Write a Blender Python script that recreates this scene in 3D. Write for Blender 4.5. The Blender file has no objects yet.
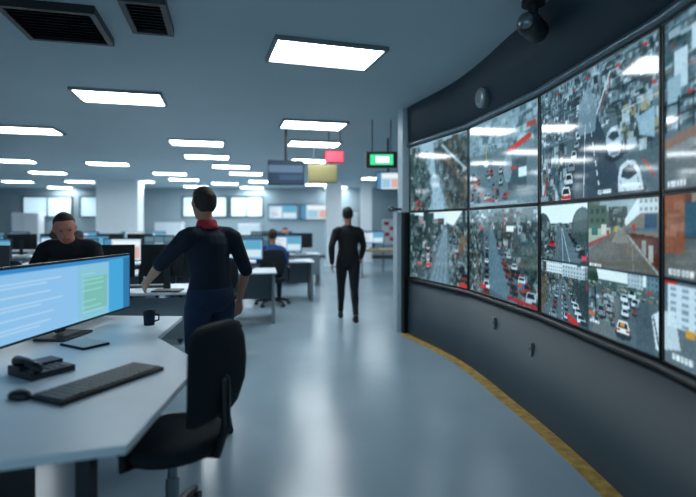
import bpy, bmesh, math, random
import numpy as np
from mathutils import Vector, Matrix
random.seed(7)
rng = np.random.default_rng(11)
C = bpy.context.scene.collection
PI = math.pi
EYE = 1.43
F = 500.0
CEIL = 2.95
H = 1.7
def lin(c):
    c = c/255.0
    return c/12.92 if c <= 0.04045 else ((c+0.055)/1.055)**2.4
def rgb(r, g, b): return (lin(r), lin(g), lin(b), 1.0)

# ------------------------------------------------------------------ materials
MATS = {}
def mat(name, col, rough=0.5, metal=0.0, spec=0.5, noise=0.0, nscale=8.0, bump=0.0, emit=None, estr=0.0, coat=0.0, rvar=0.0):
    if name in MATS: return MATS[name]
    m = bpy.data.materials.new(name); m.use_nodes = True
    nt = m.node_tree; b = nt.nodes['Principled BSDF']
    b.inputs['Base Color'].default_value = col
    b.inputs['Roughness'].default_value = rough
    b.inputs['Metallic'].default_value = metal
    b.inputs['Specular IOR Level'].default_value = spec
    b.inputs['Coat Weight'].default_value = coat
    if noise or bump or rvar:
        tc = nt.nodes.new('ShaderNodeTexCoord'); n = nt.nodes.new('ShaderNodeTexNoise')
        n.inputs['Scale'].default_value = nscale; n.inputs['Detail'].default_value = 4
        nt.links.new(tc.outputs['Object'], n.inputs['Vector'])
        if noise:
            r = nt.nodes.new('ShaderNodeMapRange')
            r.inputs['From Min'].default_value = .3; r.inputs['From Max'].default_value = .7
            r.inputs['To Min'].default_value = 1-noise; r.inputs['To Max'].default_value = 1+noise
            nt.links.new(n.outputs['Fac'], r.inputs['Value'])
            v = nt.nodes.new('ShaderNodeVectorMath'); v.operation = 'SCALE'
            v.inputs[0].default_value = col[:3]
            nt.links.new(r.outputs['Result'], v.inputs['Scale'])
            nt.links.new(v.outputs[0], b.inputs['Base Color'])
        if rvar:
            r = nt.nodes.new('ShaderNodeMapRange')
            r.inputs['To Min'].default_value = max(0.02, rough-rvar); r.inputs['To Max'].default_value = rough+rvar
            nt.links.new(n.outputs['Fac'], r.inputs['Value']); nt.links.new(r.outputs['Result'], b.inputs['Roughness'])
        if bump:
            bp = nt.nodes.new('ShaderNodeBump'); bp.inputs['Strength'].default_value = bump; bp.inputs['Distance'].default_value = .01
            nt.links.new(n.outputs['Fac'], bp.inputs['Height']); nt.links.new(bp.outputs['Normal'], b.inputs['Normal'])
    if emit:
        b.inputs['Emission Color'].default_value = emit; b.inputs['Emission Strength'].default_value = estr
    MATS[name] = m
    return m
def screen_mat(name, strength, rough=0.12, spec=0.5):
    m = bpy.data.materials.new(name); m.use_nodes = True; nt = m.node_tree; b = nt.nodes['Principled BSDF']
    b.inputs['Base Color'].default_value = (.004, .005, .006, 1)
    b.inputs['Roughness'].default_value = rough; b.inputs['Specular IOR Level'].default_value = spec
    a = nt.nodes.new('ShaderNodeVertexColor'); a.layer_name = 'picture'
    nt.links.new(a.outputs['Color'], b.inputs['Emission Color']); b.inputs['Emission Strength'].default_value = strength
    return m

M_floor = mat('polished_floor', rgb(144, 164, 176), .22, noise=.05, nscale=1.2, rvar=.05, spec=.5, coat=.0)
M_ceil = mat('ceiling_paint', rgb(182, 200, 208), .85, noise=.03, nscale=.7)
M_wall = mat('wall_paint', rgb(150, 168, 176), .7, noise=.04, nscale=2)
M_skirt = mat('bulkhead_panel', rgb(40, 61, 72), .5, noise=.04, nscale=2.5)
M_head = mat('header_panel', rgb(36, 56, 68), .6, noise=.06, nscale=2.5)
M_rail = mat('brushed_rail', rgb(98, 118, 130), .3, metal=.3)
M_black = mat('black_plastic', rgb(16, 21, 26), .38)
M_dark = mat('dark_grey_plastic', rgb(38, 46, 52), .45)
M_grey = mat('grey_plastic', rgb(120, 130, 136), .45)
M_metal = mat('metal', rgb(150, 158, 164), .3, metal=.9)
M_colgrey = mat('grey_column', rgb(186, 204, 214), .45, noise=.02)
M_pillar = mat('white_pillar', rgb(242, 247, 250), .7, noise=.02)
M_yellow = mat('yellow_floor_tape', rgb(178, 142, 72), .5, noise=.38, nscale=14)
M_desk = mat('white_laminate', rgb(226, 236, 243), .35, noise=.02)
M_deskside = mat('grey_laminate', rgb(120, 134, 142), .5, noise=.03)
M_fab = mat('charcoal_fabric', rgb(20, 30, 38), .9, noise=.15, nscale=60, bump=.2)
M_fabb = mat('navy_fabric', rgb(16, 34, 52), .9, noise=.15, nscale=60, bump=.2)
M_skin = mat('skin', rgb(186, 132, 108), .55, noise=.05, nscale=12)
M_skin2 = mat('skin_tan', rgb(204, 128, 106), .55, noise=.05, nscale=12)
M_lip = mat('lips', rgb(150, 84, 78), .5)
M_eye = mat('eye', rgb(180, 176, 172), .2)
M_iris = mat('iris', rgb(40, 28, 20), .2)
M_hairb = mat('brown_hair', rgb(52, 38, 30), .7, noise=.25, nscale=50, bump=.5)
M_hairk = mat('black_hair', rgb(18, 16, 17), .7, noise=.25, nscale=50, bump=.5)
M_hairg = mat('grey_hair', rgb(120, 116, 112), .7, noise=.2, nscale=50, bump=.5)
M_navy = mat('navy_cloth', rgb(14, 26, 44), .85, noise=.1, nscale=30)
M_jean = mat('blue_denim', rgb(22, 42, 70), .85, noise=.12, nscale=50)
M_blackcloth = mat('black_cloth', rgb(12, 16, 22), .85, noise=.1, nscale=30)
M_bluecloth = mat('blue_cloth', rgb(36, 84, 150), .85, noise=.1, nscale=30)
M_greycloth = mat('light_grey_cloth', rgb(166, 172, 176), .85, noise=.1, nscale=30)
M_tealcloth = mat('teal_cloth', rgb(46, 88, 100), .85, noise=.1, nscale=30)
M_red = mat('red_cloth', rgb(190, 44, 54), .8)
M_redsign = mat('red_sign', rgb(214, 62, 84), .5, emit=rgb(220, 60, 84), estr=.35)
M_yelsign = mat('ochre_sign', rgb(136, 128, 84), .6)
M_white = mat('white_paint', rgb(222, 230, 235), .5)
M_paper = mat('paper', rgb(214, 222, 228), .8)
M_ply = mat('yellow_edge_banding', rgb(190, 150, 70), .6)
M_green = mat('green_sign_light', rgb(40, 150, 100), .4, emit=rgb(70, 205, 140), estr=1.1)
M_whl = mat('white_sign_light', rgb(230, 240, 240), .4, emit=rgb(235, 250, 245), estr=1.6)
M_diff = mat('light_diffuser', rgb(240, 245, 250), .4, emit=(.86, .95, 1.0, 1), estr=17.0)
M_win = mat('window_daylight', rgb(220, 232, 240), .3, emit=(.50, .74, .84, 1), estr=.62)
M_scr = screen_mat('video_screen', 0.86, .07, .6)
M_mon = screen_mat('monitor_screen', 1.0, .3, .4)

# ------------------------------------------------------------------ mesh helpers
def new_obj(name, bm_or_me, material=None, parent=None, smooth=False, bevel=0.0, loc=None):
    if isinstance(bm_or_me, bmesh.types.BMesh):
        me = bpy.data.meshes.new(name); bm_or_me.normal_update(); bm_or_me.to_mesh(me); bm_or_me.free()
    else: me = bm_or_me
    if material is not None:
        for m in (material if isinstance(material, (list, tuple)) else [material]): me.materials.append(m)
    if smooth:
        me.polygons.foreach_set('use_smooth', [True]*len(me.polygons))
    o = bpy.data.objects.new(name, me); C.objects.link(o)
    if parent is not None: o.parent = parent
    if loc: o.location = loc
    if bevel:
        b = o.modifiers.new('bevel', 'BEVEL'); b.width = bevel; b.segments = 2; b.limit_method = 'ANGLE'
    return o
def box(bm, c, s, rot=None, mi=0):
    hx, hy, hz = s[0]/2, s[1]/2, s[2]/2
    vs = []
    for x, y, z in [(-1,-1,-1),(1,-1,-1),(1,1,-1),(-1,1,-1),(-1,-1,1),(1,-1,1),(1,1,1),(-1,1,1)]:
        v = Vector((x*hx, y*hy, z*hz))
        if rot is not None: v = rot @ v
        vs.append(bm.verts.new(v+Vector(c)))
    for f in [(0,3,2,1),(4,5,6,7),(0,1,5,4),(1,2,6,5),(2,3,7,6),(3,0,4,7)]:
        bm.faces.new([vs[i] for i in f]).material_index = mi
    return bm
def B(*boxes):
    bm = bmesh.new()
    for b in boxes: box(bm, *b)
    return bm
def prism(bm, pts, z0, z1):
    lo = [bm.verts.new((p[0], p[1], z0)) for p in pts]; hi = [bm.verts.new((p[0], p[1], z1)) for p in pts]
    n = len(pts)
    bm.faces.new(list(reversed(lo))); bm.faces.new(hi)
    for i in range(n): bm.faces.new([lo[i], lo[(i+1) % n], hi[(i+1) % n], hi[i]])
    return bm
def loft(bm, rings, n=12, cap=True, mi=0):
    """rings: list of (centre, axisA, axisB) ; super smooth tube"""
    rs = []
    for c, a, b in rings:
        c = Vector(c); a = Vector(a); b = Vector(b)
        rs.append([bm.verts.new(c + a*math.cos(2*PI*i/n) + b*math.sin(2*PI*i/n)) for i in range(n)])
    for r0, r1 in zip(rs, rs[1:]):
        for i in range(n):
            bm.faces.new([r0[i], r0[(i+1) % n], r1[(i+1) % n], r1[i]]).material_index = mi
    if cap:
        bm.faces.new(list(reversed(rs[0]))).material_index = mi; bm.faces.new(rs[-1]).material_index = mi
    return bm
def tube(bm, pts, radii, n=10, round_ends=True, side=None, ratio=1.0, mi=0):
    pts = [Vector(p) for p in pts]
    if not hasattr(radii, '__len__'): radii = [radii]*len(pts)
    P = list(pts); R = list(radii)
    if round_ends:
        d0 = (P[1]-P[0]).normalized(); d1 = (P[-1]-P[-2]).normalized()
        r0, r1 = R[0], R[-1]
        P = [P[0]-d0*r0*.92, P[0]-d0*r0*.6] + P + [P[-1]+d1*r1*.6, P[-1]+d1*r1*.92]
        R = [r0*.38, r0*.8] + R + [r1*.8, r1*.38]
    rings = []
    prev = Vector(side) if side is not None else None
    for i, p in enumerate(P):
        if i == 0: t = P[1]-P[0]
        elif i == len(P)-1: t = P[-1]-P[-2]
        else: t = (P[i+1]-P[i]).normalized()+(P[i]-P[i-1]).normalized()
        if t.length < 1e-9: t = Vector((0,0,1))
        t.normalize()
        if prev is None: prev = Vector((1,0,0)) if abs(t.x) < .9 else Vector((0,1,0))
        a = (prev - t*prev.dot(t)).normalized(); b = t.cross(a); prev = a
        rings.append((p, a*R[i], b*R[i]*ratio))
    return loft(bm, rings, n, True, mi)
def cyl(bm, c, r, z0, z1, n=20, r2=None):
    r2 = r if r2 is None else r2
    return loft(bm, [((c[0], c[1], z0), (r,0,0), (0,r,0)), ((c[0], c[1], z1), (r2,0,0), (0,r2,0))], n)
def ellipsoid(bm, c, r, n=14, m=10, mi=0):
    rings = []
    for j in range(1, m):
        a = PI*j/m
        rings.append(((c[0], c[1], c[2]-r[2]*math.cos(a)), (r[0]*math.sin(a),0,0), (0,r[1]*math.sin(a),0)))
    return loft(bm, rings, n, True, mi)

def tag(o, label=None, cat=None, group=None, kind=None):
    if label: o['label'] = label
    if cat: o['category'] = cat
    if group: o['group'] = group
    if kind: o['kind'] = kind
    return o
def thing(name, label, cat, loc=(0,0,0), rz=0, group=None):
    o = bpy.data.objects.new(name, None); C.objects.link(o); o.location = loc; o.rotation_euler = (0,0,rz)
    o.empty_display_size = .1
    return tag(o, label, cat, group)
KIDS = {}
def dup(root, loc, rz, label, group=None, mats=None):
    def cp(o, parent):
        c = o.copy(); C.objects.link(c)
        if parent is not None: c.parent = parent
        if mats and o.type == 'MESH' and o.name.split('.')[0] in mats:
            c.material_slots[0].link = 'OBJECT'; c.material_slots[0].material = mats[o.name.split('.')[0]]
        for ch in [k for k in bpy.data.objects if k.parent == o]: cp(ch, c)
        return c
    r = cp(root, None); r.location = loc; r.rotation_euler = (0,0,rz); r['label'] = label
    if group: r['group'] = group
    return r
def struct(name, bm, m, smooth=False):
    o = new_obj(name, bm, m, smooth=smooth); o['kind'] = 'structure'; return o
def at(px, py, z):   # a photo pixel at depth z -> point
    return ((px-348)/F*z, z, EYE-(py-224)/F*z)

# ------------------------------------------------------------------ picture painter (for displays)
class Pic:
    def __init__(s, w, h, base=(90, 110, 118)):
        s.w, s.h = w, h
        s.a = np.zeros((h, w, 3)); s.a[:] = base
        s.U, s.V = np.meshgrid((np.arange(w)+.5)/w, (np.arange(h)+.5)/h)
        s.win = (0, 0, 1, 1)
    def cell(s, u0, v0, u1, v1): s.win = (u0, v0, u1, v1); return s
    def loc(s):
        u0, v0, u1, v1 = s.win
        return (s.U-u0)/(u1-u0), (s.V-v0)/(v1-v0)
    def inside(s):
        u, v = s.loc(); return (u >= 0) & (u < 1) & (v >= 0) & (v < 1)
    def put(s, m, col, al=1.0):
        m = m & s.inside(); s.a[m] = s.a[m]*(1-al)+np.array(col)*al
    def poly(s, pts, col, al=1.0):
        u, v = s.loc(); m = np.zeros(u.shape, bool); n = len(pts)
        for i in range(n):
            x0, y0 = pts[i]; x1, y1 = pts[(i+1) % n]
            if y0 == y1: continue
            c = ((y0 > v) != (y1 > v)) & (u < (x1-x0)*(v-y0)/(y1-y0)+x0)
            m ^= c
        s.put(m, col, al)
    def rect(s, u0, v0, u1, v1, col, al=1.0):
        u, v = s.loc(); s.put((u >= u0) & (u < u1) & (v >= v0) & (v < v1), col, al)
    def blob(s, cu, cv, ru, rv, col, al=1.0):
        u, v = s.loc(); s.put(((u-cu)/ru)**2+((v-cv)/rv)**2 < 1, col, al)
    def line(s, u0, v0, u1, v1, w, col, al=1.0):
        d = math.hypot(u1-u0, v1-v0) or 1; nx, ny = -(v1-v0)/d*w/2, (u1-u0)/d*w/2
        s.poly([(u0+nx, v0+ny), (u1+nx, v1+ny), (u1-nx, v1-ny), (u0-nx, v0-ny)], col, al)
    def grain(s, amt, sc=1):
        n = rng.normal(0, amt, (s.h//sc+1, s.w//sc+1, 1)).repeat(sc, 0).repeat(sc, 1)[:s.h, :s.w]
        m = s.inside(); s.a[m] += np.broadcast_to(n, s.a.shape)[m]
    def clutter(s, n, u0, v0, u1, v1, cols, sz=.05, asp=1.0, al=.8):
        for _ in range(n):
            u = random.uniform(u0, u1); v = random.uniform(v0, v1); w = sz*random.uniform(.3, 1.3); h = sz*asp*random.uniform(.3, 1.3)
            s.rect(u, v, u+w, v+h, random.choice(cols), al)
    def building(s, u0, v0, u1, v1, col, win=(60, 78, 88), nx=4, ny=5):
        s.rect(u0, v0, u1, v1, col)
        du, dv = (u1-u0)/nx, (v1-v0)/ny
        for i in range(nx):
            for j in range(ny): s.rect(u0+du*(i+.25), v0+dv*(j+.3), u0+du*(i+.75), v0+dv*(j+.75), win, .8)
    def car(s, u, v, w, h, col, tail=True, front=False):
        s.blob(u, v+h*.35, w*.62, h*.3, (30, 36, 42), .6)
        s.poly([(u-w*.5, v+h*.35), (u-w*.48, v-h*.05), (u-w*.33, v-h*.42), (u+w*.33, v-h*.42), (u+w*.48, v-h*.05), (u+w*.5, v+h*.35)], col)
        s.poly([(u-w*.38, v-h*.02), (u-w*.27, v-h*.33), (u+w*.27, v-h*.33), (u+w*.38, v-h*.02)], (44, 56, 66))
        if tail:
            s.rect(u-w*.46, v+h*.05, u-w*.24, v+h*.2, (232, 60, 50)); s.rect(u+w*.24, v+h*.05, u+w*.46, v+h*.2, (232, 60, 50))
        if front:
            s.rect(u-w*.46, v+h*.08, u-w*.28, v+h*.2, (250, 250, 240)); s.rect(u+w*.28, v+h*.08, u+w*.46, v+h*.2, (250, 250, 240))
    def road(s, vu, vv, l, r, col=(96, 114, 124), lanes=3, mark=(190, 204, 212), bottom=1.0):
        s.poly([(vu-.015, vv), (vu+.015, vv), (r, bottom), (l, bottom)], col)
        for k in range(1, lanes):
            x = l+(r-l)*k/lanes
            for t in np.arange(.08, 1, .12):
                a, b = t, t+.07
                s.line(vu+(x-vu)*a, vv+(bottom-vv)*a, vu+(x-vu)*b, vv+(bottom-vv)*b, .004+.012*t, mark, .8)
    def queue(s, vu, vv, bu, n, t0=.2, t1=1.0, size=.16, cols=None, tail=True, front=False, bottom=1.0):
        cols = cols or [(176, 192, 202), (130, 148, 158), (60, 74, 84), (150, 72, 68), (104, 124, 136), (206, 216, 222), (84, 100, 110)]
        for i in range(n):
            t = t0+(t1-t0)*(i/(max(1, n-1)))**1.6
            u = vu+(bu-vu)*t; v = vv+(bottom-vv)*t
            s.car(u, v, size*t*.9+.012, size*t+.014, random.choice(cols), tail and random.random() < .35, front)
    def street(s, vu=.5, vv=.3, l=.3, r=.75, sky=(206, 224, 232), left=None, right=None, lanes=3):
        s.rect(0, 0, 1, 1, (74, 92, 98))
        s.rect(0, 0, 1, vv, sky)
        gr = [(88, 108, 108), (70, 92, 88), (110, 128, 134), (150, 164, 168), (58, 74, 76), (132, 146, 150), (96, 92, 84)]
        for i in range(7):
            u0 = i/7*vu*.95; h = random.uniform(.0, vv*.75)*(i/7+.15)
            s.building(u0, h, u0+vu/6.5, vv+.12, random.choice(gr), nx=3, ny=5)
        for i in range(7):
            u0 = 1-(i+1)/7*(1-vu)*.95; h = random.uniform(.0, vv*.75)*(i/7+.15)
            s.building(u0, h, u0+(1-vu)/6.5, vv+.12, random.choice(gr), nx=3, ny=5)
        s.poly([(vu-.03, vv), (vu+.03, vv), (1.2, .95), (1.2, 1), (-.2, 1), (-.2, .95)], (108, 122, 128))
        s.poly([(0, vv*.9), (vu-.02, vv*.98), (l-.25, 1), (0, 1)], (66, 86, 84), .8)
        s.poly([(1, vv*.9), (vu+.02, vv*.98), (r+.25, 1), (1, 1)], (66, 82, 84), .8)
        s.clutter(170, 0, vv*.7, vu-.05, 1, gr+[(190, 200, 204), (40, 52, 56)], .05, 1.6, .7)
        s.clutter(170, vu+.05, vv*.7, 1, 1, gr+[(190, 200, 204), (40, 52, 56), (150, 96, 60)], .05, 1.6, .7)
        s.clutter(260, 0, vv*.8, vu-.06, 1, gr+[(44, 60, 62), (36, 50, 52)], .022, 1.4, .8)
        s.clutter(260, vu+.06, vv*.8, 1, 1, gr+[(44, 60, 62), (36, 50, 52)], .022, 1.4, .8)
        s.road(vu, vv, l, r, lanes=lanes)
    def caption(s, u, v, col=(236, 240, 242), n=6, w=.014, h=.035):
        for i in range(n):
            s.rect(u+i*w*1.35, v, u+i*w*1.35+w, v+h, col, .95); s.rect(u+i*w*1.35+w*.4, v+h*.3, u+i*w*1.35+w*.65, v+h*.6, (90, 100, 105), .9)
    def frame(s, col=(30, 42, 50), w=.006):
        s.rect(0, 0, 1, w*1.5, col); s.rect(0, 1-w*1.5, 1, 1, col); s.rect(0, 0, w, 1, col); s.rect(1-w, 0, 1, 1, col)
    def soft(s, k=1):
        for _ in range(k):
            p = np.pad(s.a, ((1,1),(1,1),(0,0)), 'edge')
            s.a = (p[1:-1,1:-1]*4+p[:-2,1:-1]+p[2:,1:-1]+p[1:-1,:-2]+p[1:-1,2:])/8
    def mesh(s, name, width, height, tone=False):
        """grid in local XZ plane, facing -Y, left = -X"""
        w, h = s.w, s.h
        xs = np.linspace(-width/2, width/2, w); zs = np.linspace(height/2, -height/2, h)
        X, Z = np.meshgrid(xs, zs)
        co = np.zeros((h*w, 3)); co[:, 0] = X.ravel(); co[:, 2] = Z.ravel()
        idx = np.arange(h*w).reshape(h, w)
        q = np.stack([idx[1:, :-1], idx[1:, 1:], idx[:-1, 1:], idx[:-1, :-1]], -1).reshape(-1, 4)
        me = bpy.data.meshes.new(name)
        me.vertices.add(h*w); me.vertices.foreach_set('co', co.ravel())
        me.loops.add(q.size); me.loops.foreach_set('vertex_index', q.ravel().astype(np.int32))
        me.polygons.add(len(q)); me.polygons.foreach_set('loop_start', np.arange(0, q.size, 4, dtype=np.int32))
        me.update(calc_edges=True)
        at_ = me.color_attributes.new('picture', 'FLOAT_COLOR', 'POINT')
        c = np.clip(s.a, 0, 255)/255.0
        if tone:
            l_ = c.mean(2, keepdims=True); c = np.clip((l_+(c-l_)*.72)*np.array([.93, 1.0, 1.03]), 0, 1)
        if tone: c = np.clip((c-.5)*1.28+.47, 0, 1)
        c = np.where(c <= .04045, c/12.92, ((c+.055)/1.055)**2.4)
        cc = np.ones((h*w, 4)); cc[:, :3] = c.reshape(-1, 3)
        at_.data.foreach_set('color', cc.ravel())
        me.validate(); return me

# ------------------------------------------------------------------ video wall geometry
WP = [Vector(p)*H for p in [(.469,3.846),(.741,3.086),(.876,2.294),(.926,1.479),(.880,.665),(.745,-.135),(.50,-.90)]]
ZB, ZS, ZT = .735, 1.585, 2.435
def catmull(P, n):
    out = []; Q = [2*P[0]-P[1]]+P+[2*P[-1]-P[-2]]
    for i in range(1, len(Q)-2):
        for k in range(n):
            t = k/n
            out.append(.5*((2*Q[i])+(-Q[i-1]+Q[i+1])*t+(2*Q[i-1]-5*Q[i]+4*Q[i+1]-Q[i+2])*t*t+(-Q[i-1]+3*Q[i]-3*Q[i+1]+Q[i+2])*t**3))
    out.append(P[-1]); return out
NS = 8
flat = []
for a, b in zip(WP, WP[1:]):
    for k in range(NS): flat.append(a.lerp(b, k/NS))
flat.append(WP[-1])
curve = catmull(WP, NS)
def offs(P, d):
    out = []
    for i, p in enumerate(P):
        t = (P[min(i+1, len(P)-1)]-P[max(i-1, 0)]).normalized()   # towards the camera
        n = Vector((t.y, -t.x))                                    # candidate
        if n.x > 0: n = -n
        s_ = 1.0 if (d < .1) else .15+.85*min(1.0, (P[0].y-p.y)/2.4)
        out.append(p+n*d*s_)
    return out
base_in = [p for p in offs(curve, .13)]; top_in = offs(curve, .17)
back = offs(curve, -.45)
back_flat = offs(flat, -.06)
# lower bulkhead, header and the hidden backing, one continuous curved wall
bm = bmesh.new()
def strip(bm, A, za, Bp, zb, mi=0):
    va = [bm.verts.new((p.x, p.y, za)) for p in A]; vb = [bm.verts.new((p.x, p.y, zb)) for p in Bp]
    for i in range(len(A)-1):
        f = bm.faces.new([va[i], va[i+1], vb[i+1], vb[i]]); f.material_index = mi; f.smooth = True
rail_in = offs(flat, .012)
strip(bm, base_in, 0, rail_in, ZB-.035, 0)
strip(bm, rail_in, ZB-.035, back_flat, ZB-.035, 0)
strip(bm, back_flat, ZB-.035, back_flat, ZT+.045, 1)
strip(bm, back_flat, ZT+.045, rail_in, ZT+.045, 1)
strip(bm, rail_in, ZT+.045, top_in, CEIL, 1)
strip(bm, back, 0, back, CEIL, 0)
for i0 in (0, len(flat)-1):
    vs = [(base_in[i0], 0), (rail_in[i0], ZB-.035), (back_flat[i0], ZB-.035), (back_flat[i0], ZT+.045), (rail_in[i0], ZT+.045), (top_in[i0], CEIL), (back[i0], CEIL), (back[i0], 0)]
    bm.faces.new([bm.verts.new((p.x, p.y, z)) for p, z in vs]).material_index = 0
bmesh.ops.remove_doubles(bm, verts=bm.verts, dist=1e-5)
struct('wall_right', bm, [M_skirt, M_head])
# rails above and below the screens
def rail(name, z0, z1, d0, d1, m):
    A = offs(flat, d1); Bk = offs(flat, -d0); bm = bmesh.new()
    strip(bm, A, z0, A, z1); strip(bm, A, z1, Bk, z1); strip(bm, Bk, z1, Bk, z0); strip(bm, Bk, z0, A, z0)
    for i0 in (0, len(flat)-1):
        bm.faces.new([bm.verts.new((p.x, p.y, z)) for p, z in ((A[i0], z0), (A[i0], z1), (Bk[i0], z1), (Bk[i0], z0))])
    bmesh.ops.remove_doubles(bm, verts=bm.verts, dist=1e-5)
    return struct(name, bm, m)
rail('trim_1', ZT+.003, ZT+.044, .05, .03, M_rail)
rail('trim_2', ZB-.034, ZB-.003, .05, .035, M_black)
# grey end column and black edge strip of the video wall
d = (WP[0]-WP[1]).normalized(); nin = Vector((-d.y, d.x))
if nin.x > 0: nin = -nin
ang = math.atan2(d.y, d.x)
rot = Matrix.Rotation(ang, 3, 'Z')
c0 = WP[0]+d*.085 - nin*.055
bm = B(((c0.x, c0.y, (ZS+.0+CEIL)/2), (.14, .28, CEIL-ZS-.002), rot))
struct('trim_3', bm, M_colgrey)
c1 = WP[0]+d*.055 - nin*.075
struct('trim_4', B(((c1.x, c1.y, ZS/2), (.08, .28, ZS-.002), rot)), M_black)
c2 = WP[0]+d*.17 + nin*.02
struct('trim_5', B(((c2.x, c2.y, ZS/2), (.12, .2, ZS-.002), rot)), M_colgrey)

# ------------------------------------------------------------------ the pictures on the wall
def p_T1():
    p = Pic(110, 70); p.street(.42, .12, .28, .78, (150, 176, 186), lanes=2)
    p.poly([(.2, 0), (.45, 0), (.5, .55), (.7, 1), (.35, 1), (.42, .55)], (140, 166, 180), .75); p.poly([(.16, 0), (.46, 0), (.47, .3), (.5, .5), (.72, 1), (.36, 1), (.44, .6), (.3, .3)], (158, 186, 202), .8)
    p.clutter(120, 0, .1, .38, 1, [(70, 92, 90), (100, 122, 120), (56, 74, 74), (130, 146, 146)], .06, 1.8, .7)
    p.clutter(120, .62, .05, 1, 1, [(70, 86, 88), (110, 130, 134), (60, 74, 78), (124, 104, 84)], .06, 1.8, .7)
    p.line(.62, .25, 1, .75, .02, (150, 110, 80), .7); p.line(.6, .1, .98, .5, .03, (190, 206, 214), .8)
    for u, v in ((.12, .85), (.16, .93), (.1, .97), (.2, .88)): p.rect(u, v, u+.05, v+.03, (226, 70, 62))
    p.poly([(.22, 0), (.42, 0), (.44, .3), (.48, .55), (.64, 1), (.42, 1), (.44, .6), (.34, .3)], (164, 190, 204), .5); p.blob(.48, .58, .09, .09, (176, 198, 208), .6); p.clutter(60, .3, .5, .7, 1, [(150, 176, 190), (120, 146, 158)], .03, 1.5, .5)
    p.grain(7); p.soft(1); return p
def p_T2():
    p = Pic(130, 82, (120, 144, 154)); p.rect(0, 0, 1, .35, (130, 158, 170))
    p.clutter(160, 0, 0, 1, .42, [(92, 116, 126), (150, 176, 188), (74, 98, 108), (180, 202, 212)], .08, .8, .6)
    p.rect(.0, .38, 1, 1, (104, 124, 132), .7)
    for k in range(26):
        p.car(random.uniform(.04, .6), random.uniform(.58, .95), .055, .075, random.choice([(170, 186, 194), (60, 76, 84), (110, 130, 140), (196, 70, 62)]), random.random() < .5)
    p.rect(.62, .52, .86, .84, (76, 98, 108)); p.blob(.62, .6, .06, .16, (130, 156, 166)); p.rect(.76, .62, .86, .72, (210, 228, 236)); p.rect(.66, .6, .74, .64, (200, 70, 60))
    p.poly([(.62, .4), (.9, .3), (.92, .35), (.64, .46)], (226, 66, 54)); p.rect(.86, .2, .97, .24, (196, 80, 72))
    for u, v in ((.2, .84), (.3, .9), (.36, .92), (.6, .86), (.12, .75), (.42, .8)): p.rect(u, v, u+.04, v+.035, (224, 62, 54))
    p.line(.3, .3, .3, .52, .012, (186, 170, 110)); p.blob(.3, .5, .04, .035, (214, 226, 232))
    p.rect(.02, .95, .75, .985, (160, 180, 188), .8)
    p.grain(8); p.soft(1); return p
def p_B1():
    p = Pic(110, 70); p.street(.66, .18, .36, .74, (214, 232, 240), lanes=4)
    p.poly([(.66, 0), (.92, 0), (.86, .1), (.78, .2), (.68, .16)], (228, 242, 248))
    p.poly([(.62, .22), (.68, .22), (.72, 1), (.38, 1)], (120, 142, 154), .8)
    for k in range(4): p.line(.65+.01*k, .25, .42+.08*k, 1, .008, (168, 188, 198), .7)
    p.blob(.92, .42, .05, .11, (136, 104, 66), .8); p.blob(.9, .5, .04, .08, (110, 80, 50), .8)
    for v in (.52, .6, .68, .77): p.car(.36, v, .07, .085, (200, 212, 218))
    p.rect(.33, .75, .42, .79, (234, 70, 60)); p.rect(.16, .74, .25, .78, (234, 100, 80)); p.rect(.52, .13, .62, .15, (226, 80, 70)); p.rect(.2, .12, .27, .15, (226, 110, 90))
    p.queue(.74, .25, 1.0, 9, .2, .95, .12); p.rect(.86, .95, 1, 1, (226, 66, 60)); p.caption(.06, .93, n=5)
    p.grain(8); p.soft(1); return p
def p_B2():
    p = Pic(130, 82); p.street(.3, .16, .3, .66, (160, 184, 192), lanes=1)
    p.rect(0, 0, 1, .16, (130, 152, 158), .7); p.clutter(70, 0, 0, 1, .2, [(190, 206, 212), (90, 110, 114), (150, 90, 84), (216, 226, 230)], .04, .8, .8)
    p.poly([(.36, .22), (.4, .22), (.7, 1), (.3, .9)], (104, 132, 146)); 
    p.queue(.32, .25, .3, 13, .12, .95, .12, tail=False); p.queue(.44, .25, .98, 12, .2, .98, .14); p.queue(.4, .25, .78, 10, .2, .8, .12)
    p.line(.16, .98, .14, .5, .015, (170, 110, 60), .7)
    p.rect(.2, .88, .3, .93, (226, 60, 56)); p.poly([(.62, .93), (1, .96), (1, 1), (.62, .97)], (186, 56, 62)); p.rect(.2, .2, .24, .24, (220, 80, 84)); p.rect(.56, .12, .6, .15, (220, 80, 84))
    p.rect(.6, .19, .7, .26, (222, 234, 238)); p.rect(.76, .77, .84, .83, (84, 112, 150)); p.rect(.76, .78, .8, .82, (230, 90, 60))
    p.line(.86, .1, .86, .6, .01, (60, 80, 78)); p.blob(.9, .5, .1, .16, (72, 98, 88), .6)
    p.grain(8); p.soft(1); return p
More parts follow.
